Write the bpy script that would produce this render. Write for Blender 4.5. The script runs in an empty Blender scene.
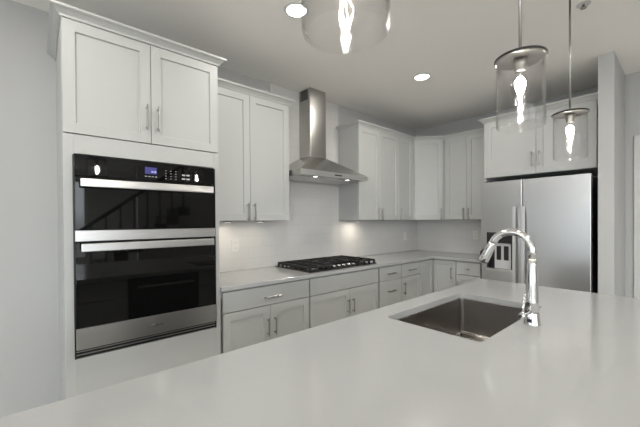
import bpy, bmesh, math, random
from mathutils import Vector, Matrix
random.seed(7)
S = bpy.context.scene
C = S.collection
PI = math.pi

# ------------------------------------------------------------------ camera
YAW, PITCH, ROLL = 0.853, -0.008, -0.007
CAM = Vector((-4.398, -2.763, 1.368))
cam = bpy.data.cameras.new('camera')
cam.sensor_width = 36.0
cam.sensor_fit = 'HORIZONTAL'
cam.lens = 323.15 / 640 * 36.0
cam.shift_y = 10.0 / 640
cam.clip_start = 0.02
co = bpy.data.objects.new('camera', cam); C.objects.link(co)
fw = Vector((math.cos(YAW)*math.cos(PITCH), math.sin(YAW)*math.cos(PITCH), math.sin(PITCH)))
r = Vector((math.sin(YAW), -math.cos(YAW), 0)); u = r.cross(fw)
r2 = r*math.cos(ROLL) + u*math.sin(ROLL); u2 = -r*math.sin(ROLL) + u*math.cos(ROLL)
M = Matrix((r2, u2, -fw)).transposed().to_4x4(); M.translation = CAM
co.matrix_world = M
S.camera = co

# ------------------------------------------------------------------ view, world, daylight
S.view_settings.view_transform = 'Standard'
S.view_settings.look = 'None'
S.view_settings.gamma = 1
S.view_settings.use_curve_mapping = False
S.view_settings.exposure = 0.18
W = bpy.data.worlds.new('sky'); S.world = W; W.use_nodes = True
wn_ = W.node_tree; bg = wn_.nodes['Background']
# bright overcast sky above a pale ground, seen through the windows behind the camera
SKY, GROUND = 6.0, 2.0
tcw = wn_.nodes.new('ShaderNodeTexCoord'); spw = wn_.nodes.new('ShaderNodeSeparateXYZ')
mrw = wn_.nodes.new('ShaderNodeMapRange')
wn_.links.new(tcw.outputs['Generated'], spw.inputs[0]); wn_.links.new(spw.outputs[2], mrw.inputs[0])
mrw.inputs[1].default_value = -.03; mrw.inputs[2].default_value = .03
mrw.inputs[3].default_value = GROUND; mrw.inputs[4].default_value = SKY
wn_.links.new(mrw.outputs[0], bg.inputs[1])
bg.inputs[0].default_value = (0.93, 0.97, 1.0, 1)

def area(name, loc, rot, sx, sy, power, col=(1, 1, 1)):
    l = bpy.data.lights.new(name, 'AREA'); l.shape = 'RECTANGLE'
    l.size = sx; l.size_y = sy; l.energy = power; l.color = col
    o = bpy.data.objects.new(name, l); C.objects.link(o)
    o.location = loc; o.rotation_euler = rot
    return o
area('daylight_left', (-8.05, -6.2, 1.45), (0, -PI/2, 0), 2.1, 4.4, 8, (0.95, 0.98, 1.0))
def portal(loc, rot, sx, sy):
    o = area('window_portal', loc, rot, sx, sy, 1); o.data.cycles.is_portal = True
portal((-8.02, -6.2, 1.45), (0, -PI/2, 0), 2.1, 4.4)
portal((-5.5, -9.12, 1.45), (PI/2, 0, 0), 4.2, 2.1)

# ------------------------------------------------------------------ materials
def mat(name, col, rough=0.5, metal=0.0, spec=0.5, noise=None, bump=None, emit=None, coat=0):
    m = bpy.data.materials.new(name); m.use_nodes = True
    nt = m.node_tree; b = nt.nodes['Principled BSDF']
    b.inputs['Base Color'].default_value = (*col, 1)
    b.inputs['Roughness'].default_value = rough
    b.inputs['Metallic'].default_value = metal
    b.inputs['Specular IOR Level'].default_value = spec
    if coat: b.inputs['Coat Weight'].default_value = coat
    tc = nt.nodes.new('ShaderNodeTexCoord')
    if noise:                      # (scale xyz, amount) colour variation
        sc, amt = noise
        mp = nt.nodes.new('ShaderNodeMapping'); mp.inputs['Scale'].default_value = sc
        nz = nt.nodes.new('ShaderNodeTexNoise'); nz.inputs['Scale'].default_value = 1.0
        nz.inputs['Detail'].default_value = 3
        mx = nt.nodes.new('ShaderNodeMix'); mx.data_type = 'RGBA'
        mx.inputs['A'].default_value = (*[c*(1-amt) for c in col], 1)
        mx.inputs['B'].default_value = (*[min(1, c*(1+amt)) for c in col], 1)
        nt.links.new(tc.outputs['Object'], mp.inputs['Vector'])
        nt.links.new(mp.outputs[0], nz.inputs['Vector'])
        nt.links.new(nz.outputs['Fac'], mx.inputs['Factor'])
        nt.links.new(mx.outputs['Result'], b.inputs['Base Color'])
    if bump:                       # (scale xyz, strength, distance)
        sc, st, di = bump
        mp = nt.nodes.new('ShaderNodeMapping'); mp.inputs['Scale'].default_value = sc
        nz = nt.nodes.new('ShaderNodeTexNoise'); nz.inputs['Scale'].default_value = 1.0
        bp = nt.nodes.new('ShaderNodeBump'); bp.inputs['Strength'].default_value = st
        bp.inputs['Distance'].default_value = di
        nt.links.new(tc.outputs['Object'], mp.inputs['Vector'])
        nt.links.new(mp.outputs[0], nz.inputs['Vector'])
        nt.links.new(nz.outputs['Fac'], bp.inputs['Height'])
        nt.links.new(bp.outputs[0], b.inputs['Normal'])
    if emit:
        b.inputs['Emission Color'].default_value = (*emit[0], 1)
        b.inputs['Emission Strength'].default_value = emit[1]
    return m

def glass_mat(name, tint=(1, 1, 1), ior=1.45, rough=0.0):
    m = bpy.data.materials.new(name); m.use_nodes = True
    nt = m.node_tree; nt.nodes.clear()
    out = nt.nodes.new('ShaderNodeOutputMaterial')
    mix = nt.nodes.new('ShaderNodeMixShader'); fr = nt.nodes.new('ShaderNodeFresnel')
    fr.inputs['IOR'].default_value = ior
    ge = nt.nodes.new('ShaderNodeNewGeometry'); mr = nt.nodes.new('ShaderNodeMapRange')
    mr.inputs['To Min'].default_value = ior; mr.inputs['To Max'].default_value = 1/ior
    nt.links.new(ge.outputs['Backfacing'], mr.inputs['Value']); nt.links.new(mr.outputs[0], fr.inputs['IOR'])
    tr = nt.nodes.new('ShaderNodeBsdfTransparent'); tr.inputs[0].default_value = (*tint, 1)
    gl = nt.nodes.new('ShaderNodeBsdfGlossy'); gl.inputs['Roughness'].default_value = rough
    nt.links.new(fr.outputs[0], mix.inputs[0]); nt.links.new(tr.outputs[0], mix.inputs[1])
    nt.links.new(gl.outputs[0], mix.inputs[2]); nt.links.new(mix.outputs[0], out.inputs[0])
    return m

def aniso(m, rot):
    nt = m.node_tree; b = nt.nodes['Principled BSDF']; t = nt.nodes.new('ShaderNodeTangent')
    t.direction_type = 'RADIAL'; t.axis = 'Z'; nt.links.new(t.outputs[0], b.inputs['Tangent'])
    b.inputs['Anisotropic'].default_value = .85; b.inputs['Anisotropic Rotation'].default_value = rot

def tile_mat(name, axis):
    m = bpy.data.materials.new(name); m.use_nodes = True
    nt = m.node_tree; b = nt.nodes['Principled BSDF']
    tc = nt.nodes.new('ShaderNodeTexCoord'); sp = nt.nodes.new('ShaderNodeSeparateXYZ')
    cb = nt.nodes.new('ShaderNodeCombineXYZ'); br = nt.nodes.new('ShaderNodeTexBrick')
    nt.links.new(tc.outputs['Object'], sp.inputs[0])
    nt.links.new(sp.outputs[axis], cb.inputs[0]); nt.links.new(sp.outputs[2], cb.inputs[1])
    nt.links.new(cb.outputs[0], br.inputs['Vector'])
    br.inputs['Scale'].default_value = 1.0
    br.inputs['Brick Width'].default_value = 0.305; br.inputs['Row Height'].default_value = 0.102
    br.inputs['Mortar Size'].default_value = 0.0012; br.inputs['Mortar Smooth'].default_value = 0.2
    br.inputs['Color1'].default_value = (.71, .70, .685, 1); br.inputs['Color2'].default_value = (.69, .68, .665, 1)
    br.inputs['Mortar'].default_value = (.60, .59, .575, 1)
    nt.links.new(br.outputs['Color'], b.inputs['Base Color'])
    bp = nt.nodes.new('ShaderNodeBump'); bp.inputs['Strength'].default_value = 0.35
    bp.inputs['Distance'].default_value = 0.0015; bp.invert = True
    nt.links.new(br.outputs['Fac'], bp.inputs['Height']); nt.links.new(bp.outputs[0], b.inputs['Normal'])
    b.inputs['Roughness'].default_value = 0.12
    return m

def plank_mat(name):
    m = bpy.data.materials.new(name); m.use_nodes = True
    nt = m.node_tree; b = nt.nodes['Principled BSDF']
    tc = nt.nodes.new('ShaderNodeTexCoord'); br = nt.nodes.new('ShaderNodeTexBrick')
    nt.links.new(tc.outputs['Object'], br.inputs['Vector']); br.inputs['Scale'].default_value = 1
    br.inputs['Brick Width'].default_value = 1.2; br.inputs['Row Height'].default_value = .16
    br.inputs['Mortar Size'].default_value = .001
    br.inputs['Color1'].default_value = (.60, .56, .50, 1); br.inputs['Color2'].default_value = (.66, .62, .56, 1)
    br.inputs['Mortar'].default_value = (.08, .065, .05, 1)
    nt.links.new(br.outputs['Color'], b.inputs['Base Color']); b.inputs['Roughness'].default_value = .35
    return m

def brushed(name, col, rough, sc, amt=.05, bumpst=.05):
    return mat(name, col, rough, 1.0, noise=(sc, amt), bump=(sc, bumpst, .0004))

WALL = mat('wall_paint', (.51, .515, .51), .6, bump=((60, 60, 60), .03, .002))
CEIL = mat('ceiling_paint', (.94, .92, .885), .8, bump=((60, 60, 60), .03, .002))
CAB = mat('cabinet_paint', (.525, .535, .525), .38)
CABIN = mat('cabinet_interior', (.62, .60, .56), .6)
TRIM = mat('trim_paint', (.66, .66, .645), .4)
QUARTZ = mat('white_quartz', (.44, .446, .443), .13, noise=((180, 180, 180), .012))
STEEL = brushed('brushed_steel', (.62, .61, .59), .27, (2, 2, 420))
STEELV = brushed('brushed_steel_lengthwise', (.57, .57, .568), .29, (500, 500, 2), .03, .015)
STEELH = brushed('brushed_steel_horizontal', (.66, .65, .64), .30, (3, 420, 420))
HOODM = brushed('hood_steel', (.44, .43, .41), .26, (2, 2, 420))
HOODV = brushed('chimney_steel', (.46, .45, .43), .27, (500, 500, 2))
aniso(HOODV, 0.25)
HANDLEM = brushed('satin_handle_steel', (.70, .70, .69), .40, (500, 500, 2), .03, .01)
SINKM = brushed('sink_steel', (.36, .34, .32), .30, (3, 3, 300))
NICKEL = mat('brushed_nickel', (.40, .385, .365), .28, 1.0, noise=((300, 300, 300), .04))
CHROME = mat('polished_chrome', (.80, .80, .80), .06, 1.0)
BLACKGL = mat('black_oven_glass', (.004, .004, .004), .03, spec=.38)
BLACK = mat('black_plastic', (.012, .012, .013), .35)
IRON = mat('cast_iron', (.012, .012, .012), .5, bump=((400, 400, 400), .1, .001))
ENAMEL = mat('black_enamel', (.010, .010, .010), .12)
DARK = mat('dark_grey_metal', (.035, .035, .036), .4)
DGREY = mat('dispenser_grey', (.55, .55, .555), .35)
PLAST = mat('white_plastic', (.78, .77, .74), .35)
DISP = mat('blue_display', (.01, .01, .02), .2, emit=((.16, .15, .62), .35))
DIGIT = mat('display_digits', (.5, .6, 1), .3, emit=((.6, .72, 1), 1.0))
PRINT = mat('printed_grey_marks', (.55, .55, .55), .5)
LEDM = mat('lit_lens', (1, 1, 1), .4, emit=((1, .96, .90), 9))
LEDH = mat('lit_hood_lens', (1, 1, 1), .4, emit=((1, .96, .90), 3))
FILA = mat('glowing_filament', (1, .9, .7), .4, emit=((1, .96, .90), 420))
SHADEGL = glass_mat('clear_shade_glass', (.985, .985, .985), 1.33)
BULBGL = glass_mat('clear_bulb_glass', (.98, .98, .97), 1.35)
WINGL = glass_mat('window_glass', (.98, .99, 1), 1.3)
SHADEM = bpy.data.materials.new('diffuser_fabric'); SHADEM.use_nodes = True
_n = SHADEM.node_tree; _t = _n.nodes.new('ShaderNodeBsdfTranslucent'); _t.inputs[0].default_value = (.66, .66, .66, 1)  # translucency sets how brightly the added window shade glows
_n.links.new(_t.outputs[0], _n.nodes['Material Output'].inputs[0])
BOUNCEW = mat('bounce_wall_paint', (.82, .82, .81), .6)  # unseen walls, made paler than WALL to bounce more light
FLOORM = plank_mat('floor_planks')
WOOD = mat('stained_stair_wood', (.05, .04, .034), .4, noise=((2, 60, 60), .2))
TILEX = tile_mat('white_tile_along_range_wall', 0)
TILEY = tile_mat('white_tile_along_right_wall', 1)

# ------------------------------------------------------------------ mesh builder
class MB:
    def __init__(s): s.bm = bmesh.new(); s.smooth = []
    def box(s, x0, x1, y0, y1, z0, z1, bev=0.0, seg=1):
        t = bmesh.new()
        bmesh.ops.create_cube(t, size=1)
        for v in t.verts:
            v.co = Vector(((x0+x1)/2 + v.co.x*(x1-x0), (y0+y1)/2 + v.co.y*(y1-y0), (z0+z1)/2 + v.co.z*(z1-z0)))
        if bev: bmesh.ops.bevel(t, geom=t.edges[:], offset=bev, segments=seg, affect='EDGES', profile=.5)
        s.add(t); return s
    def add(s, t, smooth=False):
        if smooth:
            for f in t.faces: f.smooth = True
        me = bpy.data.meshes.new('tmp'); t.to_mesh(me); t.free()
        s.bm.from_mesh(me); bpy.data.meshes.remove(me)
    def prism(s, pts, z0, z1, bev=0):
        t = bmesh.new()
        a = [t.verts.new((x, y, z0)) for x, y in pts]; b = [t.verts.new((x, y, z1)) for x, y in pts]
        n = len(pts)
        t.faces.new(a[::-1]); t.faces.new(b)
        for i in range(n): t.faces.new((a[i], a[(i+1) % n], b[(i+1) % n], b[i]))
        bmesh.ops.recalc_face_normals(t, faces=t.faces[:])
        if bev: bmesh.ops.bevel(t, geom=t.edges[:], offset=bev, segments=1, affect='EDGES')
        s.add(t); return s
    def loft(s, rings, caps=True, smooth=True, closed=True):
        """rings: list of lists of 3-D points, same count"""
        t = bmesh.new(); V = [[t.verts.new(p) for p in ring] for ring in rings]
        n = len(rings[0])
        for i in range(len(V)-1):
            for j in range(n if closed else n-1):
                f = t.faces.new((V[i][j], V[i][(j+1) % n], V[i+1][(j+1) % n], V[i+1][j])); f.smooth = smooth
        if caps:
            t.faces.new(V[0][::-1]); t.faces.new(V[-1])
        bmesh.ops.recalc_face_normals(t, faces=t.faces[:])
        s.add(t); return s
    def tube(s, pts, rad, n=12, caps=True):
        pts = [Vector(p) for p in pts]
        if not isinstance(rad, (list, tuple)): rad = [rad]*len(pts)
        rings = []; up = None
        for i, p in enumerate(pts):
            d = (pts[min(i+1, len(pts)-1)] - pts[max(i-1, 0)]).normalized()
            if up is None:
                up = Vector((0, 0, 1)) if abs(d.z) < .9 else Vector((1, 0, 0))
            a = d.cross(up).normalized(); up = a.cross(d).normalized()
            rings.append([p + (a*math.cos(2*PI*k/n) + up*math.sin(2*PI*k/n))*rad[i] for k in range(n)])
        return s.loft(rings, caps)
    def lathe(s, prof, cx=0, cy=0, n=32, caps=True):
        """prof: list of (radius, z)"""
        return s.loft([[(cx + rr*math.cos(2*PI*k/n), cy + rr*math.sin(2*PI*k/n), z) for k in range(n)] for rr, z in prof], caps)
    def ring(s, prof, cx=0, cy=0, n=48):
        """closed profile revolved (r,z), no caps"""
        pr = prof + [prof[0]]
        return s.loft([[(cx + rr*math.cos(2*PI*k/n), cy + rr*math.sin(2*PI*k/n), z) for k in range(n)] for rr, z in pr], False)
    def build(s, name, m, parent=None, world=False):
        me = bpy.data.meshes.new(name)
        if world and parent is not None:
            root = parent
            while root.parent: root = root.parent
            s.bm.transform((Matrix.Translation(root.location) @ root.rotation_euler.to_matrix().to_4x4()).inverted())
        s.bm.to_mesh(me); s.bm.free()
        me.materials.append(m)
        o = bpy.data.objects.new(name, me); C.objects.link(o)
        o.parent = parent
        return o

def box_obj(name, m, parent, *a, bev=0.0):
    return MB().box(*a, bev=bev).build(name, m, parent)

def thing(name, label, cat, loc=(0, 0, 0), rz=0.0, group=None):
    o = bpy.data.objects.new(name, None); C.objects.link(o)
    o.empty_display_size = .1
    o.location = loc; o.rotation_euler = (0, 0, rz); o['label'] = label; o['category'] = cat
    if group: o['group'] = group
    return o
def struct(o): o['kind'] = 'structure'; return o
def tagm(o, label, cat, group=None):
    o['label'] = label; o['category'] = cat
    if group: o['group'] = group
    return o

def text_obj(name, s, size, loc, rot, m, parent, depth=.0006, align='CENTER'):
    cu = bpy.data.curves.new(name, 'FONT'); cu.body = s; cu.size = size; cu.extrude = depth
    cu.align_x = align; cu.resolution_u = 2
    t = bpy.data.objects.new(name, cu); C.objects.link(t)
    bpy.context.view_layer.update()
    me = bpy.data.meshes.new_from_object(t.evaluated_get(bpy.context.evaluated_depsgraph_get()))
    bpy.data.objects.remove(t); bpy.data.curves.remove(cu)
    me.transform(Matrix.Translation(loc) @ rot.to_matrix().to_4x4())
    me.materials.clear(); me.materials.append(m)
    o = bpy.data.objects.new(name, me); C.objects.link(o); o.parent = parent
    return o
from mathutils import Euler
FACE = Euler((PI/2, 0, 0))          # lettering that faces local -y

# ------------------------------------------------------------------ the room
H = 2.746
XL, YR = -8.0, -9.1                # left and rear wall faces
def wall_with_hole(name, axis, pos, thick, a0, a1, hole, m=WALL):
    """axis 'x': wall plane x=pos spanning y a0..a1; hole=(h0,h1,z0,z1)"""
    mb = MB(); h0, h1, z0, z1 = hole
    for (p0, p1, q0, q1) in ((a0, h0, 0, H), (h1, a1, 0, H), (h0, h1, 0, z0), (h0, h1, z1, H)):
        if axis == 'x': mb.box(pos-thick, pos, p0, p1, q0, q1)
        else: mb.box(p0, p1, pos-thick, pos, q0, q1)
    return struct(mb.build(name, m))
struct(MB().box(XL-.15, .15, YR-.15, .15, -.1, 0).build('floor', FLOORM))
struct(MB().box(XL-.15, .15, YR-.15, .15, H, H+.1).build('ceiling', CEIL))
struct(MB().box(XL-.15, .15, 0, .15, 0, H).build('wall_back', WALL))
struct(MB().box(0, .15, -2.25, 0, 0, H).build('wall_right', WALL))
struct(MB().box(-.145, .15, YR, -2.25, 0, H).build('wall_right_hall', WALL))
struct(MB().box(-.822, -.1455, -2.352, -2.2495, 0, H).build('wall_partition', WALL))
lw = MB()
for (p0, p1, q0, q1) in ((YR-.15, -8.4, 0, H), (-8.4, -4.0, 0, .4), (-8.4, -4.0, 2.5, H), (-4.0, -2.7, 0, H), (-2.7, -.3, 0, .35), (-2.7, -.3, 2.5, H), (-.3, .15, 0, H)):
    lw.box(XL-.15, XL, p0, p1, q0, q1)
struct(lw.build('wall_left', BOUNCEW))
wall_with_hole('wall_rear', 'y', YR, .15, XL, -.145, (-7.6, -3.4, .4, 2.5), BOUNCEW)
def window(name, axis, pos, a0, a1, z0, z1, nm):
    f = MB(); w = .06; p0, p1 = pos-.11, pos-.04
    def bar(b0, b1, c0, c1):
        if axis == 'x': f.box(p0, p1, b0, b1, c0, c1)
        else: f.box(b0, b1, p0, p1, c0, c1)
    bar(a0, a1, z0, z0+w); bar(a0, a1, z1-w, z1)
    for k in range(nm+1):
        x = a0 + (a1-a0-w)*k/nm; bar(x, x+w, z0+w, z1-w)
    fo = struct(f.build(name, TRIM))
    g = MB()
    if axis == 'x': g.box(pos-.08, pos-.074, a0+.03, a1-.03, z0+.03, z1-.03)
    else: g.box(a0+.03, a1-.03, pos-.08, pos-.074, z0+.03, z1-.03)
    g.build('window_pane', WINGL, fo)
window('window_1', 'x', XL, -8.4, -4.0, .4, 2.5, 4)
window('window_added', 'x', XL, -2.7, -.3, .35, 2.5, 2)  # unseen side window, added as a bright reflection for the refrigerator
rs = MB().box(XL-.03, XL-.0285, -2.69, -.31, .36, 2.49).build('diffuser_shade', SHADEM)  # added diffuser, lowers the brightness of the side window
tagm(rs, 'unseen translucent shade added to dim the daylight of the added side window', 'shade')
window('window_2', 'y', YR, -7.6, -3.4, .4, 2.5, 4)
# wall behind the camera that the oven glass mirrors, with the staircase beside it
struct(MB().box(-2.6, -.145, -7.35, -7.2, 0, H).build('wall_stair_side', BOUNCEW))
# door casing on the hall wall, right edge of the frame
dj = MB()
dj.box(-.165, -.145, -2.505, -2.414, 0, 2.15, .003); dj.box(-.165, -.145, -3.47, -3.38, 0, 2.15, .003)
dj.box(-.165, -.145, -3.38, -2.505, 2.06, 2.15, .003)
struct(dj.build('trim_1', TRIM))
door = struct(MB().box(-.158, -.1455, -3.38, -2.507, .01, 2.058).build('door_1', TRIM))
MB().tube([(-.16, -3.31, 1.0), (-.21, -3.31, 1.0)], [.012, .028]).build('door_knob', NICKEL, door)
struct(MB().box(-.157, -.145, -2.414, -2.3535, 0, .12, .002).build('baseboard_right', TRIM))
struct(MB().box(XL, -4.31, -.014, 0, 0, .12, .002).build('baseboard_back', TRIM))

# ------------------------------------------------------------------ cabinet pieces (local frame: x right, y into the wall, z up)
def shaker(x0, x1, z0, z1, rail=.057, th=.02, rec=.0095):
    t = bmesh.new(); e = .0015
    def loop(a, y): return [t.verts.new(p) for p in ((x0+a, y, z0+a), (x1-a, y, z0+a), (x1-a, y, z1-a), (x0+a, y, z1-a))]
    L = [loop(0, th), loop(0, e), loop(e, 0), loop(rail, 0), loop(rail+.003, rec)]
    for a, b in zip(L, L[1:]):
        for i in range(4): t.faces.new((a[i], a[(i+1) % 4], b[(i+1) % 4], b[i]))
    t.faces.new(L[-1]); t.faces.new(L[0][::-1])
    bmesh.ops.recalc_face_normals(t, faces=t.faces[:])
    mb = MB(); mb.add(t); return mb
def slab(x0, x1, z0, z1, th=.02): return MB().box(x0, x1, 0, th, z0, z1, .0015)
def pull(x, z, L, horiz, parent):
    mb = MB(); h = L/2; o = .030; w = .0055
    if horiz:
        mb.box(x-h, x+h, -o-.004, -o+.004, z-w, z+w, .002)
        for s in (-1, 1): mb.box(x+s*(h-.018)-.004, x+s*(h-.018)+.004, -o, 0, z-.004, z+.004)
    else:
        mb.box(x-w, x+w, -o-.004, -o+.004, z-h, z+h, .002)
        for s in (-1, 1): mb.box(x-.004, x+.004, -o, 0, z+s*(h-.018)-.004, z+s*(h-.018)+.004)
    return mb.build('handle', NICKEL, parent)
def carcass(w, d, z0, z1, parent, toe=0, top=True, x0=0.0, name='carcass'):
    mb = MB(); t = .018; f = .0215
    mb.box(x0, x0+t, f, d, z0, z1); mb.box(x0+w-t, x0+w, f, d, z0, z1)
    mb.box(x0+t, x0+w-t, d-t, d, z0, z1)
    zb = z0+toe
    mb.box(x0+t, x0+w-t, f, d-t, zb, zb+t)
    if top: mb.box(x0+t, x0+w-t, f, d-t, z1-t, z1)
    # face frame behind the door gaps
    mb.box(x0+t, x0+w-t, f, f+.012, z1-.06, z1 - (t if top else 0)-.0005)
    mb.box(x0+w/2-.03, x0+w/2+.03, f, f+.012, zb+t, z1-.06)
    if toe: mb.box(x0+t, x0+w-t, f+.075, f+.09, z0, zb)
    return mb.build(name, CAB, parent)

CROWN = [(0, 0), (.007, 0), (.010, .010), (.030, .028), (.040, .032), (.045, .036), (.045, .047), (0, .047)]
def crown(path, i0, i1, z, parent):
    """sweep the moulding along segments i0..i1 of the 2-D path (mitred), right-hand side outwards"""
    P = [Vector(p) for p in path]; n = len(P)
    nor = []
    for i in range(n-1):
        d = (P[i+1]-P[i]).normalized(); nor.append(Vector((d.y, -d.x)))
    mb = MB(); rings = []
    for i in range(i0, i1+1):
        if i == 0: o = nor[0]
        elif i == n-1: o = nor[-1]
        else:
            a, b = nor[i-1], nor[i]; o = (a+b) / (1 + a.dot(b))
        rings.append([(P[i].x+o.x*d, P[i].y+o.y*d, z+h) for d, h in CROWN])
    mb.loft(rings, True, smooth=False)
    return mb.build('crown_molding', CAB, parent, world=True)

g = .0015
RZ = -PI/2                                      # faces -x (right wall run)
# --- tall oven cabinet
TL, TR, TF = -4.297, -3.4505, -.617
oc = thing('oven_cabinet', 'tall white cabinet housing the double wall oven, two doors above it', 'cabinet', (TL, TF, 0))
w = TR-TL; d = -TF-.002
mb = MB(); t = .019; ft = .0215
mb.box(0, t, ft, d, 0, 2.445); mb.box(w-t, w, ft, d, 0, 2.445); mb.box(t, w-t, d-t, d, 0, 2.445)
for z in (.10, .622, 1.742, 2.426): mb.box(t, w-t, ft, d-t, z, z+t)
mb.build('carcass', CAB, oc)
fp = MB()
fp.box(0, .046, .003, .021, .1, 1.838, .001); fp.box(w-.036, w, .003, .021, .1, 1.838, .001)
fp.box(.046, w-.036, .003, .021, 1.737, 1.838, .0005); fp.box(.046, w-.036, .003, .021, .1, .6405, .0005)
fp.build('face_panel', CAB, oc)
for a, b, hx in ((.002, .421, .397), (.424, w-.002, .459)):
    dr = shaker(a, b, 1.843, 2.437, .055).build('door', CAB, oc)
    pull(hx, 1.993, .15, False, dr)
tp = [(TL, -.004), (TL, TF), (TR, TF), (TR, -.39)]
crown(tp, 0, 3, 2.440, oc)

# --- upper cabinets
LUR = -2.643; UF = -.327; UB, UT = 1.372, 2.44
def upper(name_label, x0, x1, doors, handles, loc, rz, depth=.325, z0=UB, z1=UT, hz=1.447):
    o = thing('upper_cabinet', name_label, 'cabinet', (loc[0], loc[1], 0), rz)
    carcass(x1-x0, depth, z0, z1, o)
    for (a, b), hx in zip(doors, handles):
        dd = shaker(a, b, z0+.003, z1-.008).build('door', CAB, o)
        if hx is not None: pull(hx, hz, .15, False, dd)
    return o
XL1 = TR+.001
wl = LUR-XL1
lu = upper('white wall cabinet between the tall oven cabinet and the range hood', 0, wl,
           [(.002, wl/2-g), (wl/2+g, wl-.002)], [wl/2-.032, wl/2+.032], (XL1, UF), 0)
crown([(XL1, UF), (LUR, UF), (LUR, -.004)], 0, 2, 2.430, lu)
RL, RS, DG = -1.692, -.936, .606
wr = RS-RL-.001
ru = upper('white two-door wall cabinet immediately right of the range hood', 0, wr,
           [(.002, wr/2-g), (wr/2+g, wr-.002)], [wr/2-.032, wr/2+.032], (RL, UF), 0)
wn = -DG-RS-.001
rn = upper('narrow white one-door wall cabinet left of the diagonal corner cabinet', 0, wn,
           [(.002, wn-.018)], [.034], (RS, UF), 0)
rpath = [(RL, -.004), (RL, UF), (RS, UF), (-DG, UF), (-.327, -DG), (-.327, -1.243)]
crown(rpath, 0, 2, 2.430, ru); crown(rpath, 2, 3, 2.430, rn)
# diagonal corner cabinet
wd = math.hypot(DG-.327, DG-.327)
dc = thing('corner_cabinet', 'white wall cabinet set diagonally across the corner, single door', 'cabinet', (-DG, UF, 0), -PI/4)
q = .0215/math.sqrt(2)
k = .0215*math.tan(PI/8)
MB().prism([(-DG+.0005, -.010), (-DG+.0005, UF+.0215+.009), (-.327+.0215+.009, -DG+.0005), (-.010, -DG+.0005), (-.010, -.010)], UB, UT).build('carcass', CAB, dc, world=True)
dd = shaker(.012, wd-.012, UB+.003, UT-.008).build('door', CAB, dc)
pull(wd-.04, 1.447, .15, False, dd)
crown(rpath, 3, 4, 2.430, dc)
# right wall pair
wb = 1.243-DG-.001
bu = upper('white two-door wall cabinet on the right wall beside the refrigerator', 0, wb,
           [(.020, .302-g), (.302+g, wb-.03)], [.302-.032, .302+.032], (UF, -DG-.001), RZ)
crown(rpath, 4, 5, 2.430, bu)
# refrigerator cabinet
FL, FR, FX = -1.246, -2.248, -.63
wf = FL-FR
fc = thing('refrigerator_cabinet', 'deep white two-door cabinet above the refrigerator', 'cabinet', (FX, FL, 0), RZ)
carcass(wf, .625, 1.829, 2.445, fc)
MB().box(0, .018, .0215, .625, 0, 1.8285).build('side_panel', CAB, fc)
MB().box(wf-.018, wf, .0215, .625, 0, 1.8285).build('side_panel', CAB, fc)
MB().box(.0, .02, .001, .021, 1.829, 2.437).build('filler_strip', CAB, fc)
for a, b, hx in ((.022, .500-g, .466), (.500+g, wf-.034, .530)):
    dr = shaker(a, b, 1.832, 2.437).build('door', CAB, fc)
    pull(hx, 1.978, .15, False, dr)
crown([(-.385, FL), (FX, FL), (FX, FR)], 0, 2, 2.440, fc)

# --- base cabinets along the range wall
CF = -.61; BT = .8835
def base(label, x0, x1, loc, rz, fronts):
    """fronts: ('drawer'|'door'|'false', a, b, z0, z1, handle) ; handle=(x,z,L,horizontal)"""
    o = thing('base_cabinet', label, 'cabinet', (loc[0], loc[1], 0), rz)
    carcass(x1-x0, .605, 0, BT, o, toe=.1, top=False)
    for kind, a, b, z0, z1, hs in fronts:
        p = (shaker(a, b, z0, z1) if kind == 'door' else slab(a, b, z0, z1)).build({'door': 'door', 'drawer': 'drawer', 'false': 'false_front'}[kind], CAB, o)
        if hs: pull(*hs, p)
    return o
DZ0, DZ1 = .720, .868; LZ0, LZ1 = .105, .714
X0, X1, X2, X3, X4 = -3.4485, -2.644, -1.697, -1.293, -.897
w = X1-X0-.001; m_ = .395+.019
base('white base cabinet beside the oven cabinet, wide drawer over two doors', 0, w, (X0, CF), 0, [
    ('drawer', .024, w-.004, DZ0, DZ1, (.424, .781, .155, True)),
    ('door', .024, m_-g, LZ0, LZ1, (m_-.034, .553, .14, False)), ('door', m_+g, w-.004, LZ0, LZ1, (m_+.032, .553, .14, False))])
w = X2-X1-.001; m_ = w/2+.032
base('white base cabinet under the cooktop, plain panel over two doors', 0, w, (X1, CF), 0, [
    ('false', .012, w-.012, DZ0, DZ1, None),
    ('door', .012, m_-g, LZ0, LZ1, (m_-.034, .553, .14, False)), ('door', m_+g, w-.012, LZ0, LZ1, (m_+.032, .553, .14, False))])
w = X3-X2-.001
base('white base cabinet with a stack of drawers, right of the cooktop', 0, w, (X2, CF), 0, [
    ('drawer', .012, w-.004, DZ0, DZ1, (w/2, .790, .14, True)),
    ('drawer', .012, w-.004, .415, LZ1, (w/2, .600, .14, True)),
    ('drawer', .012, w-.004, .105, .410, (w/2, .30, .14, True))])
w = X4-X3-.001
base('white base cabinet with one drawer over one door, left of the corner', 0, w, (X3, CF), 0, [
    ('drawer', .004, w-.004, DZ0, DZ1, (w/2, .790, .14, True)),
    ('door', .004, w-.004, LZ0, LZ1, (.036, .59, .14, False))])
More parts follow.
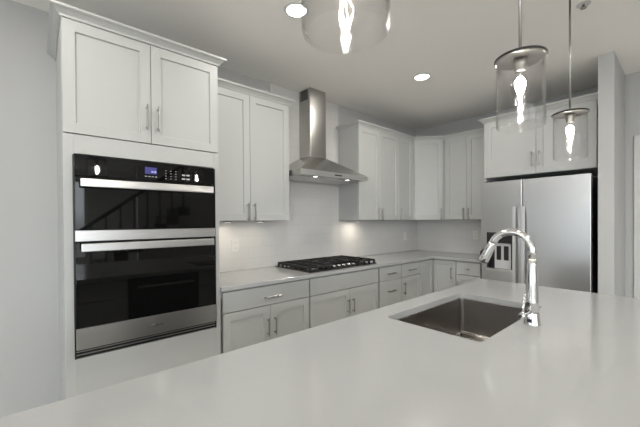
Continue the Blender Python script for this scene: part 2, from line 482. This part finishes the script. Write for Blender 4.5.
# corner base, two doors meeting in the inner corner
cb = thing('corner_base_cabinet', 'white corner base cabinet, two narrow doors meeting at a right angle', 'cabinet', (X4, CF, 0), 0)
MB().prism([(X4, -.004), (X4, CF+.0215), (-.61+.0215, CF+.0215), (-.61+.0215, -.905), (-.004, -.905), (-.004, -.004)], .1, BT).build('carcass', CAB, cb, world=True)
MB().prism([(X4, -.004), (X4, CF+.1), (-.61+.1, CF+.1), (-.61+.1, -.905), (-.004, -.905), (-.004, -.004)], 0, .0995).build('toe_kick', CAB, cb, world=True)
shaker(.003, .285, LZ0, DZ1, .045).build('door', CAB, cb)
R90 = Matrix.Translation(Vector((-.61, -.612, 0)) - Vector((X4, CF, 0))) @ Matrix.Rotation(RZ, 4, 'Z')
mb = shaker(.004, .291, LZ0, DZ1, .045); mb.bm.transform(R90); dd = mb.build('door', CAB, cb)
h = pull(.246, .722, .14, False, dd); h.data.transform(R90)
# right wall base
w = 1.244-.907
base('white base cabinet on the right wall, one drawer over one door, next to the refrigerator', 0, w, (-.61, -.907), RZ, [
    ('drawer', .005, w-.05, DZ0, DZ1, (.15, .79, .045, True)),
    ('door', .005, w-.05, LZ0, LZ1, (.034, .57, .14, False))])

# --- countertops
ct = MB(); ct.prism([(TR+.0015, -.003), (TR+.0015, -.647), (-.647, -.647), (-.647, -1.2435), (-.003, -1.2435), (-.003, -.003)], .884, .914, .002)
tagm(ct.build('countertop', QUARTZ), 'white quartz countertop on the base cabinets along both walls', 'countertop')
# --- tile
tl = MB()
tl.box(XL1, LUR, -.008, -.0005, .9145, UB-.001)
tl.box(LUR+.0005, RL-.0005, -.008, -.0005, .9145, H-.001)
tl.box(RL, -.0085, -.008, -.0005, .9145, UB-.001)
tagm(tl.build('tile_backsplash', TILEX), 'white glossy tile backsplash behind the cooktop and range hood', 'backsplash')
tagm(MB().box(-.008, -.0005, -1.243, -.0005, .9145, UB-.001).build('tile_backsplash', TILEY), 'white glossy tile backsplash on the right wall beside the refrigerator', 'backsplash')

# ------------------------------------------------------------------ double wall oven
OW, OZ = .772, .646
ov = thing('double_oven', 'black glass and stainless double wall oven built into tall cabinet', 'oven', (-4.258, -.637, OZ))
MB().box(.01, OW-.01, .041, .55, .004, 1.076).build('oven_body', DARK, ov)
fr = MB(); fr.box(0, .006, .0, .0195, 0, 1.08); fr.box(OW-.006, OW, 0, .0195, 0, 1.08); fr.box(.006, OW-.006, 0, .0195, 1.075, 1.08)
fr.build('trim_frame', BLACK, ov)
# control panel
z = lambda a: a-OZ
cp = MB().box(.0065, OW-.0065, -.004, .018, z(1.617), z(1.7265), .001).build('control_panel', BLACKGL, ov)
MB().box(.341, .405, -.0046, -.0041, z(1.655), z(1.695)).build('display', DISP, cp)
text_obj('display_digits', '3:15', .016, Vector((.388, -.0048, z(1.664))), FACE, DIGIT, cp, .0001)
bt = []
class _B:
    def box(s, *a): MB().box(*a).build('touch_button', PRINT, cp)
bt = _B()
for i in range(3):
    for j in range(4): bt.box(.453+i*.029, .461+i*.029, -.0046, -.0041, z(1.633)+j*.016, z(1.636)+j*.016)
for i in range(4): bt.box(.341+i*.018, .352+i*.018, -.0046, -.0041, z(1.638), z(1.642))
for i in range(2):
    for j in range(2): bt.box(.552+i*.028, .572+i*.028, -.0046, -.0041, z(1.636)+j*.024, z(1.645)+j*.024)
def oven_door(zb, zt, hz):
    dd = MB().box(.0065, OW-.0065, -.012, .040, zb, zt, .002).build('oven_door', BLACKGL, ov)
    hd = MB(); hd.box(.028, OW-.036, -.064, -.046, hz-.022, hz+.022, .004, 2)
    for x in (.07, OW-.08): hd.box(x-.012, x+.012, -.046, -.0125, hz-.012, hz+.012)
    hd.build('handle', STEELH, dd)
    return dd
d1 = oven_door(z(1.327), z(1.613), z(1.577))
MB().box(.0065, OW-.0065, -.010, .040, z(1.268), z(1.3255), .001).build('stainless_strip', STEELH, ov)
d2 = oven_door(z(.808), z(1.262), z(1.236))
lp = MB().box(.0065, OW-.0065, -.011, .040, z(.694), z(.8065), .0015).build('lower_panel', STEELH, d2)
text_obj('brand_lettering', 'Whirlpool', .021, Vector((.388, -.0112, z(.744))), FACE, CHROME, lp, .0003)
rg = MB(); rg.tube([(.388+.016*math.cos(a), -.0114, z(.748)+.014*math.sin(a)) for a in [i*PI/10 for i in range(3, 19)]], .0008, 6)
rg.build('brand_ring', CHROME, lp)
vt = MB()
for i in range(2): vt.box(.0065, OW-.0065, .006, .0125, z(.661)+i*.017, z(.6655)+i*.017)
vt.build('vent_louvre', STEELH, ov)
MB().box(.0065, OW-.0065, .013, .040, z(.6475), z(.693)).build('vent_recess', BLACK, ov)

# ------------------------------------------------------------------ range hood
hd = thing('range_hood', 'stainless steel chimney range hood mounted above the cooktop', 'range hood', (-2.171, -.0085, 1.79))
y0 = -.001
def hpt(x, y): return (x, y)
ch = MB().box(-.109, .109, -.185, y0, .243, H-1.79-.003, .002).build('chimney', HOODV, hd)
gv = MB()
for i in range(6): gv.box(-.1105, -.1095, -.150, -.03, .842+i*.018, .854+i*.018)
gv.build('side_vent', BLACK, ch)
cn = MB()
xw, yd = .456, -.470
def rect(x0, x1, a0, a1, zz): return [(x0, a0, zz), (x1, a0, zz), (x1, a1, zz), (x0, a1, zz)]
cn.loft([rect(-xw, xw, yd, y0, .004), rect(-xw, xw, yd, y0, .050), rect(-.112, .112, -.190, y0, .243)], True, smooth=False)
cn.build('canopy', HOODM, hd)
rim = MB(); rim.box(-xw-.001, xw+.001, yd-.003, yd-.0005, .0, .050); rim.build('front_rim', STEELH, hd)
un = MB(); un.box(-xw+.012, -.002, yd+.10, y0-.03, -.001, .0035); un.box(.002, xw-.012, yd+.10, y0-.03, -.001, .0035)
un.build('grease_filter', STEELH, hd)
MB().box(-.04, .06, yd-.0045, yd-.0032, .018, .030).build('control_buttons', BLACK, hd)
for x in (-.245, .187):
    l = MB().lathe([(.024, -.004), (.026, .0035)], x, yd+.045, 24).build('lamp_ring', CHROME, hd)
    MB().lathe([(.019, -.0055), (.019, -.0042)], x, yd+.045, 24).build('lamp_lens', LEDH, l)

# ------------------------------------------------------------------ gas cooktop
ck = thing('gas_cooktop', 'black five-burner gas cooktop with iron grates set on the countertop', 'cooktop', (-2.165, -.325, .9142))
CW, CD = .457, .265
MB().box(-CW, CW, -CD, CD, 0, .012, .004).build('cooktop_pan', ENAMEL, ck)
burners = [(-.30, .12, .04), (-.30, -.11, .05), (0, .06, .065), (.30, .12, .05), (.30, -.11, .04)]
for bx, by, br in burners:
    b = MB().lathe([(br*1.25, .012), (br*1.2, .020), (br, .022), (br, .027)], bx, by, 24).build('burner', NICKEL, ck)
    MB().lathe([(br*.75, .0272), (br*.8, .031), (br*.7, .036), (br*.2, .037)], bx, by, 24).build('burner_cap', IRON, b)
for gx0, gx1, gy0 in ((-CW+.012, -.172, -CD+.015), (-.164, .164, -.140), (.172, CW-.012, -CD+.015)):
    gr = MB(); gy1 = CD-.015; zt0, zt1 = .034, .050; bw = .0065
    for y in (gy0, gy1-2*bw): gr.box(gx0, gx1, y, y+2*bw, zt0, zt1, .002)
    for x in (gx0, gx1-2*bw): gr.box(x, x+2*bw, gy0+2*bw, gy1-2*bw, zt0-.006, zt1, .002)
    n = 6 if gy0 < -.2 else 4
    for i in range(1, n):
        y = gy0 + (gy1-gy0)*i/n; gr.box(gx0+2*bw, gx1-2*bw, y-bw*.8, y+bw*.8, zt0+.003, zt1, .0015)
    xm = (gx0+gx1)/2; gr.box(xm-bw, xm+bw, gy0+2*bw, gy1-2*bw, zt0+.002, zt1-.0006)
    for x in (gx0+bw, gx1-bw):
        for y in [gy0+bw+(gy1-gy0-2*bw)*i/7 for i in range(8)]: gr.box(x-bw, x+bw, y-bw*1.6, y+bw*1.6, .0121, zt0+.001)
    gr.build('grate', IRON, ck)
for i in range(5):
    kx = -.138 + i*.066; ky = -.233
    kb = MB().lathe([(.024, .0121), (.024, .016), (.0215, .018)], kx, ky, 24).build('knob_base', BLACK, ck)
    MB().lathe([(.020, .0181), (.0195, .033), (.0165, .036)], kx, ky, 24).build('knob', CHROME, kb)

# ------------------------------------------------------------------ refrigerator
rf = thing('refrigerator', 'stainless side-by-side refrigerator with a dispenser in the left door', 'refrigerator', (-.81, -1.288, 0), RZ)
RW = .914
MB().box(.004, RW-.004, .075, .75, .02, 1.745, .004).build('fridge_body', DARK, rf)
MB().box(.02, RW-.02, .06, .12, .0, .055).build('kick_grille', BLACK, rf)
for hx in (.02, RW-.10): MB().box(hx, hx+.08, .03, .16, 1.7455, 1.775, .006).build('hinge_cover', BLACK, rf)
sx = .388
def curved_door(x0, x1, z0, z1, hole=None):
    mb = MB(); e = .004
    prof = [(x0, .066), (x0, .004), (x0+.001, .001), (x0+e, 0), (x1-e, 0), (x1-.001, .001), (x1, .004), (x1, .066)]
    if not hole: mb.prism(prof, z0, z1); return mb
    a, b, c, dd2 = hole
    mb.prism(prof, z0, c); mb.prism(prof, dd2, z1)
    mb.prism([(x0, .066), (x0, .004), (x0+.001, .001), (x0+e, 0), (a, 0), (a, .066)], c, dd2)
    mb.prism([(b, .066), (b, 0), (x1-e, 0), (x1-.001, .001), (x1, .004), (x1, .066)], c, dd2)
    return mb
ha, hb_, hz0, hz1 = .055, .300, .838, 1.236
ld = curved_door(0, sx-.003, .06, 1.762, (ha, hb_, hz0, hz1)).build('door', STEELV, rf)
rd = curved_door(sx+.003, RW, .06, 1.762).build('door', STEELV, rf)
dp = MB(); dp.box(ha, hb_, .058, .066, hz0, hz1); dp.box(ha, ha+.012, 0.001, .058, hz0, hz1); dp.box(hb_-.012, hb_, .001, .058, hz0, hz1)
dp.box(ha+.012, hb_-.012, .001, .058, hz1-.012, hz1); dp.box(ha+.012, hb_-.012, .002, .058, hz1-.11, hz1-.0125)
dpo = dp.build('dispenser', BLACK, ld)
MB().box(ha-.004, hb_+.004, -.004, .057, hz0-.004, hz0+.022, .002).build('drip_tray', STEELH, dpo)
un = MB().box(.125, hb_-.014, .022, .0575, hz0+.024, hz1-.112, .003).build('dispenser_panel', DGREY, dpo)
for x in (.145, .215): MB().box(x, x+.045, .016, .0218, .95, 1.095, .003).build('paddle', BLACK, un)
for x, p in ((sx-.056, ld), (sx+.022, rd)):
    hm = MB()
    pts = [(x, -.042 - .010*math.sin(PI*i/12), .42+1.075*i/12) for i in range(13)]
    hm.loft([[(px-.012, py-.006, pz), (px+.012, py-.006, pz), (px+.012, py+.006, pz), (px-.012, py+.006, pz)] for px, py, pz in pts], True, smooth=False)
    for zz in (.46, 1.455): hm.tube([(x, -.044, zz), (x, .001, zz)], .009, 10)
    hm.build('handle', HANDLEM, p)

# ------------------------------------------------------------------ island
IX0, IX1, IY0, IY1 = -4.72, -1.825, -2.88, -1.706
sk = (-3.170, -2.415, -2.256, -1.822)
def rrect(x0, x1, y0, y1, rad, n=6):
    P = []
    for cx, cy, a in ((x1-rad, y1-rad, 0), (x0+rad, y1-rad, 90), (x0+rad, y0+rad, 180), (x1-rad, y0+rad, 270)):
        for i in range(n+1):
            t = math.radians(a+90*i/n); P.append((cx+rad*math.cos(t), cy+rad*math.sin(t)))
    return P
def slab_hole(outer, inner, z0, z1):
    t = bmesh.new(); lv = []
    for zz in (z0, z1):
        es = []; loops = []
        for L in (outer, inner):
            vs = [t.verts.new((x, y, zz)) for x, y in L]; loops.append(vs)
            es += [t.edges.new((vs[i], vs[(i+1) % len(vs)])) for i in range(len(vs))]
        bmesh.ops.triangle_fill(t, edges=es, use_beauty=True)
        lv.append(loops)
    for k in range(2):
        a, b = lv[0][k], lv[1][k]; n = len(a)
        for i in range(n): t.faces.new((a[i], a[(i+1) % n], b[(i+1) % n], b[i]))
    bmesh.ops.recalc_face_normals(t, faces=t.faces[:])
    mb = MB(); mb.add(t); return mb
it = slab_hole([(IX0, IY0), (IX1, IY0), (IX1, IY1), (IX0, IY1)], rrect(*sk, .022), .884, .914)
tagm(it.build('island_countertop', QUARTZ), 'white quartz island countertop in the foreground with a sink cutout', 'countertop')
ICF = IY1-.035
def island_cab(label, xr, xl, fronts, back=.62):
    """faces the range wall (+y): local x runs towards -x"""
    w = xr-xl-.001
    o = thing('island_cabinet', label, 'cabinet', (xr, ICF, 0), PI)
    carcass(w, back, 0, BT, o, toe=.1, top=False)
    for kind, a, b, z0, z1, hs in fronts(w):
        p = (shaker(a, b, z0, z1) if kind == 'door' else slab(a, b, z0, z1)).build({'door': 'door', 'drawer': 'drawer', 'false': 'false_front'}[kind], CAB, o)
        if hs: pull(*hs, p)
    return o
island_cab('white island cabinet under the sink, two doors facing the range wall', -2.345, -3.205, lambda w: [
    ('false', .004, w-.004, DZ0, DZ1, None), ('door', .004, w/2-g, LZ0, LZ1, (w/2-.034, .6, .14, False)), ('door', w/2+g, w-.004, LZ0, LZ1, (w/2+.034, .6, .14, False))])
island_cab('white island cabinet at the refrigerator end of the island', -1.86, -2.345, lambda w: [
    ('drawer', .004, w-.004, DZ0, DZ1, (w/2, .79, .14, True)), ('door', .004, w-.004, LZ0, LZ1, (w-.036, .6, .14, False))])
island_cab('white three-drawer island cabinet mirrored in the lower oven door', -3.81, -4.655, lambda w: [
    ('drawer', .004, w-.004, DZ0, DZ1, (w/2, .79, .16, True)), ('drawer', .004, w-.004, .415, LZ1, (w/2, .565, .16, True)), ('drawer', .004, w-.004, .105, .41, (w/2, .26, .16, True))])
dw = thing('dishwasher', 'black dishwasher in the island mirrored in the lower oven door', 'dishwasher', (-3.2075, ICF, 0), PI)
MB().box(.004, .596, .03, .58, .1, .875).build('dishwasher_tub', DARK, dw)
ddr = MB().box(.003, .597, -.012, .0295, .105, .868, .004).build('door', ENAMEL, dw)
hm = MB(); hm.tube([(.06, -.05, .80), (.54, -.05, .80)], .010, 10)
for x in (.09, .51): hm.tube([(x, -.05, .80), (x, -.011, .80)], .008, 8)
hm.build('handle', STEELH, ddr)
MB().box(.01, .59, .06, .5, 0, .0995).build('toe_kick', BLACK, dw)
bp = MB().box(IX0+.04, -1.86, ICF-.645, ICF-.625, 0, BT).build('island_back_panel', CAB)
tagm(bp, 'white back panel of the island on the seating side', 'panel')

# --- sink
sn = thing('kitchen_sink', 'stainless undermount sink sunk into the island countertop', 'sink', ((sk[0]+sk[1])/2, (sk[2]+sk[3])/2, .664))
sw, sd = (sk[1]-sk[0])/2-.001, (sk[3]-sk[2])/2-.001
def R(x, y, rad, zz): return [(a, b, zz) for a, b in rrect(-x, x, -y, y, rad)]
bs = MB()
bs.loft([R(sw+.025, sd+.025, .03, .2185), R(sw, sd, .022, .2185), R(sw, sd, .022, .2165), R(sw-.001, sd-.001, .022, .02), R(sw-.006, sd-.006, .016, .006), R(sw-.018, sd-.018, .014, .002),
         R(sw*.5, sd*.4, .02, 0), R(.045, .045, .0449, -.001), R(.045, .045, .0449, -.012)], False)
bo = bs.build('basin', SINKM, sn)
t = bmesh.new(); t.from_mesh(bo.data)
for f in t.faces:
    if f.normal.z < 0 and abs(f.normal.z) > .5: f.normal_flip()
t.to_mesh(bo.data); t.free()
so = bo.modifiers.new('thickness', 'SOLIDIFY'); so.thickness = .0012; so.offset = 0
dn = MB(); dn.lathe([(.0445, -.012), (.0445, -.009), (.03, -.010), (.01, -.0095)], 0, 0, 32); dn.build('drain', CHROME, sn)
gd = thing('sink_grid', 'chrome wire rack lying in the bottom of the sink', 'sink rack', (sn.location.x, sn.location.y, .668))
gm = MB(); gx, gy = sw-.035, sd-.035; zz = .022
ring = [(a, b, zz) for a, b in rrect(-gx, gx, -gy, gy, .03)]; gm.tube(ring + ring[:2], .0032, 8)
for i in range(1, 13): gm.tube([(-gx+2*gx*i/13, -gy, zz+.004), (-gx+2*gx*i/13, gy, zz+.004)], .003, 6)
for i in range(1, 4): gm.tube([(-gx, -gy+2*gy*i/4, zz), (gx, -gy+2*gy*i/4, zz)], .0028, 6)
gm.build('wire_frame', CHROME, gd)
for sx_ in (-1, 1):
    for sy_ in (-1, 1): MB().lathe([(.006, .0005), (.007, .012), (.005, zz)], sx_*(gx-.03), sy_*(gy-.0), 10).build('rubber_foot', BLACK, gd)

# --- faucet
FXc, FYc = -2.79, -2.314
fa = thing('faucet', 'tall chrome pull-down gooseneck faucet behind the island sink', 'faucet', (FXc, FYc, .9142))
MB().lathe([(.033, 0), (.033, .003), (.0305, .012), (.028, .05), (.0275, .052)], 0, 0, 32).build('base', CHROME, fa)
MB().lathe([(.0272, .0522), (.0255, .10), (.0215, .20), (.0190, .26), (.0172, .285)], 0, 0, 32).build('body', CHROME, fa)
pts = [(0, 0, .283)] + [(0, .083-.083*math.cos(a), .315+.083*math.sin(a)) for a in [math.radians(158)*i/20 for i in range(0, 21)]]
sp = MB().tube(pts, .0162, 20).build('spout', CHROME, fa)
e = Vector(pts[-1]); dv = (Vector(pts[-1])-Vector(pts[-2])).normalized()
hp = [e+dv*s for s in (0, .005, .030, .065, .096, .100)]
sh = MB().tube(hp, [.0168, .0178, .0195, .0215, .0215, .019], 20).build('spray_head', CHROME, fa)
MB().tube([hp[4]+dv*.0045, hp[4]+dv*.008], .0165, 20).build('nozzle', BLACK, sh)
bn = hp[3]; pn = Vector((0, -dv.z, dv.y)).normalized()
if pn.y < 0: pn = -pn
MB().tube([bn+pn*.018-dv*.02, bn+pn*.026, bn+pn*.019+dv*.015], [.006, .007, .006], 8).build('spray_button', BLACK, sh)
hl = MB(); hl.tube([(-.020, .005, .048), (-.050, .013, .046), (-.066, .018, .046), (-.074, .020, .046), (-.078, .021, .046)], [.0125, .0125, .0145, .012, .006], 16)
ho = hl.build('handle', CHROME, fa)
MB().tube([(-.064, .018, .056), (-.058, .018, .085), (-.046, .014, .135)], [.0075, .0065, .005], 10).build('lever', CHROME, ho)
MB().box(-.0335, -.028, -.008, .008, .014, .028, .001).build('sensor_window', BLACK, fa)

# ------------------------------------------------------------------ pendants
PY = -2.33; PB, PT = 1.7225, 1.988; PR = .083
def pendant(x, PY, label):
    o = thing('pendant_light', label, 'pendant light', (x, PY, PB), 0, 'glass pendants over the island')
    h = PT-PB
    MB().lathe([(.060, H-PB-.022), (.060, H-PB-.001)], 0, 0, 32).build('ceiling_canopy', NICKEL, o)
    MB().tube([(0, 0, h+.012), (0, 0, H-PB-.022)], .0055, 12).build('rod', NICKEL, o)
    cap = MB(); cap.lathe([(.012, h+.020), (.014, h+.010), (PR+.003, h+.007), (PR+.004, h-.004), (PR-.004, h-.005), (PR-.010, h-.001), (.030, h-.001)], 0, 0, 48)
    cap.build('cap', NICKEL, o)
    MB().ring([(PR+.0042, h-.003), (PR+.0062, h-.003), (PR+.0062, h+.004), (PR+.0042, h+.004)], 0, 0, 48).build('rim_band', BLACK, o)
    MB().lathe([(.024, h-.001), (.024, h-.030), (.020, h-.032), (.019, h-.050)], 0, 0, 24).build('socket', NICKEL, o)
    th = .0028
    gs = MB(); gs.ring([(PR, h-.006), (PR, .010), (PR-.002, .003), (PR-.008, 0), (PR-.010, .002), (PR-.004-th/2, .006), (PR-th, .012), (PR-th, h-.006)], 0, 0, 64)
    gs.build('glass_shade', SHADEGL, o)
    bz = h-.050
    bl = MB().lathe([(.013, bz), (.015, bz-.012), (.026, bz-.035), (.031, bz-.055), (.029, bz-.072), (.020, bz-.092), (.014, bz-.115), (.010, bz-.135), (.003, bz-.140)], 0, 0, 24).build('bulb', BULBGL, o)
    fl = MB()
    for k in range(4):
        a = k*PI/2+.4; b = a+PI/4; c = a+PI/2
        fl.tube([(rr*math.cos(t), rr*math.sin(t), bz-dz) for rr, t, dz in ((.006, a, .020), (.016, a, .036), (.017, a, .052), (.007, b, .088), (.003, b, .100), (.007, b+.1, .086), (.017, c-.15, .050))], .0014, 6)
    fl.build('filament', FILA, bl)
    return o
pendant(-3.955, -2.333, 'nearest clear glass pendant at the top of the photo, cut off by the frame')
pendant(-2.988, -2.3305, 'clear glass pendant hanging above the sink, its whole cap in view')
pendant(-2.030, -2.297, 'farthest clear glass pendant, hanging in front of the refrigerator cabinet')

# ------------------------------------------------------------------ recessed lights, sprinkler, outlets, under-cabinet pucks
def recessed(x, y, label, e=6.5):
    o = thing('recessed_light', label, 'ceiling light', (x, y, H-.012), 0, 'recessed ceiling lights')
    MB().ring([(.082, .0115), (.080, .006), (.066, .003), (.064, .0115)], 0, 0, 40).build('trim_ring', TRIM, o)
    MB().lathe([(.063, .006), (.063, .0115)], 0, 0, 40).build('lens', LEDM, o)
    l = bpy.data.lights.new('downlight', 'AREA'); l.shape = 'DISK'; l.size = .12; l.energy = e; l.color = (1, .95, .88)
    lo = bpy.data.objects.new('downlight', l); C.objects.link(lo); lo.parent = o; lo.location = (0, 0, .001)
recessed(-1.606, -1.069, 'round recessed ceiling light over the aisle in front of the corner')
recessed(-3.112, -1.072, 'round recessed ceiling light partly behind the nearest glass pendant')
for x, y in ((-1.622, -3.45), (-4.6, -3.45), (-4.6, -1.095), (-3.111, -3.45), (-6.2, -3.45), (-6.2, -6.0), (-4.0, -6.0)):  # unseen downlights, added to even out the light
    recessed(x, y, 'round recessed ceiling light added out of view to brighten the room')
spk = thing('sprinkler', 'small white fire sprinkler head on the ceiling near the right edge', 'sprinkler', (-1.752, -2.312, H-.03))
MB().lathe([(.038, .024), (.036, .029)], 0, 0, 28).build('escutcheon', TRIM, spk)
MB().lathe([(.016, 0), (.018, .004), (.008, .008), (.007, .0235)], 0, 0, 16).build('head', NICKEL, spk)
def outlet(loc, rz, label):
    o = thing('electrical_outlet', label, 'outlet', loc, rz, 'backsplash outlets')
    MB().box(-.036, .036, -.006, -.0005, -.058, .058, .002).build('cover_plate', PLAST, o)
    for dz in (-.024, .024):
        f = MB().box(-.017, .017, -.0085, -.0062, dz-.017, dz+.017, .001).build('receptacle', PLAST, o)
        s = MB(); s.box(-.008, -.006, -.0092, -.0086, dz-.004, dz+.008); s.box(.006, .008, -.0092, -.0086, dz-.004, dz+.008)
        s.build('slots', DARK, f)
outlet((-3.03, -.008, 1.145), 0, 'white outlet on the tile between the oven cabinet and the cooktop')
outlet((-.337, -.008, 1.135), 0, 'white outlet on the tile left of the room corner')
outlet((-.008, -.885, 1.165), RZ, 'white outlet on the right wall tile beside the refrigerator')
def puck(x, y, label, e):
    o = thing('puck_light', label, 'under-cabinet light', (x, y, UB-.012), 0, 'under-cabinet puck lights')
    MB().lathe([(.034, 0), (.036, .0115)], 0, 0, 24).build('housing', NICKEL, o)
    MB().lathe([(.026, -.0012), (.026, -.0002)], 0, 0, 24).build('lens', LEDH, o)
    l = bpy.data.lights.new('puck_glow', 'AREA'); l.shape = 'DISK'; l.size = .05; l.energy = e; l.color = (1, .90, .76)
    lo = bpy.data.objects.new('puck_glow', l); C.objects.link(lo); lo.parent = o; lo.location = (0, 0, -.003)
puck(-3.18, -.17, 'puck light under the wall cabinet beside the oven', .6)
puck(-2.86, -.17, 'puck light under the wall cabinet left of the range hood', .2)
puck(-1.52, -.15, 'puck light under the wall cabinet right of the range hood', .7)

# ------------------------------------------------------------------ staircase behind the camera (seen mirrored in the oven glass)
st = thing('staircase', 'dark staircase with a balustrade mirrored in the upper oven door', 'staircase', (-4.0, -6.6, 0))
n = 9
for i in range(n):
    x = i*.25; MB().box(x, x+.25, -.45, .45, 0 if i == 0 else i*.19-.02, (i+1)*.19).build('step', WOOD, st)
for i in range(n):
    x = i*.25+.12; MB().box(x-.018, x+.018, .40, .436, (i+1)*.19+.0005, (i+1)*.19+.92).build('baluster', WOOD, st)
MB().tube([(0, .418, 1.05), (n*.25, .418, 1.05+n*.19)], .035, 10).build('handrail', WOOD, st)
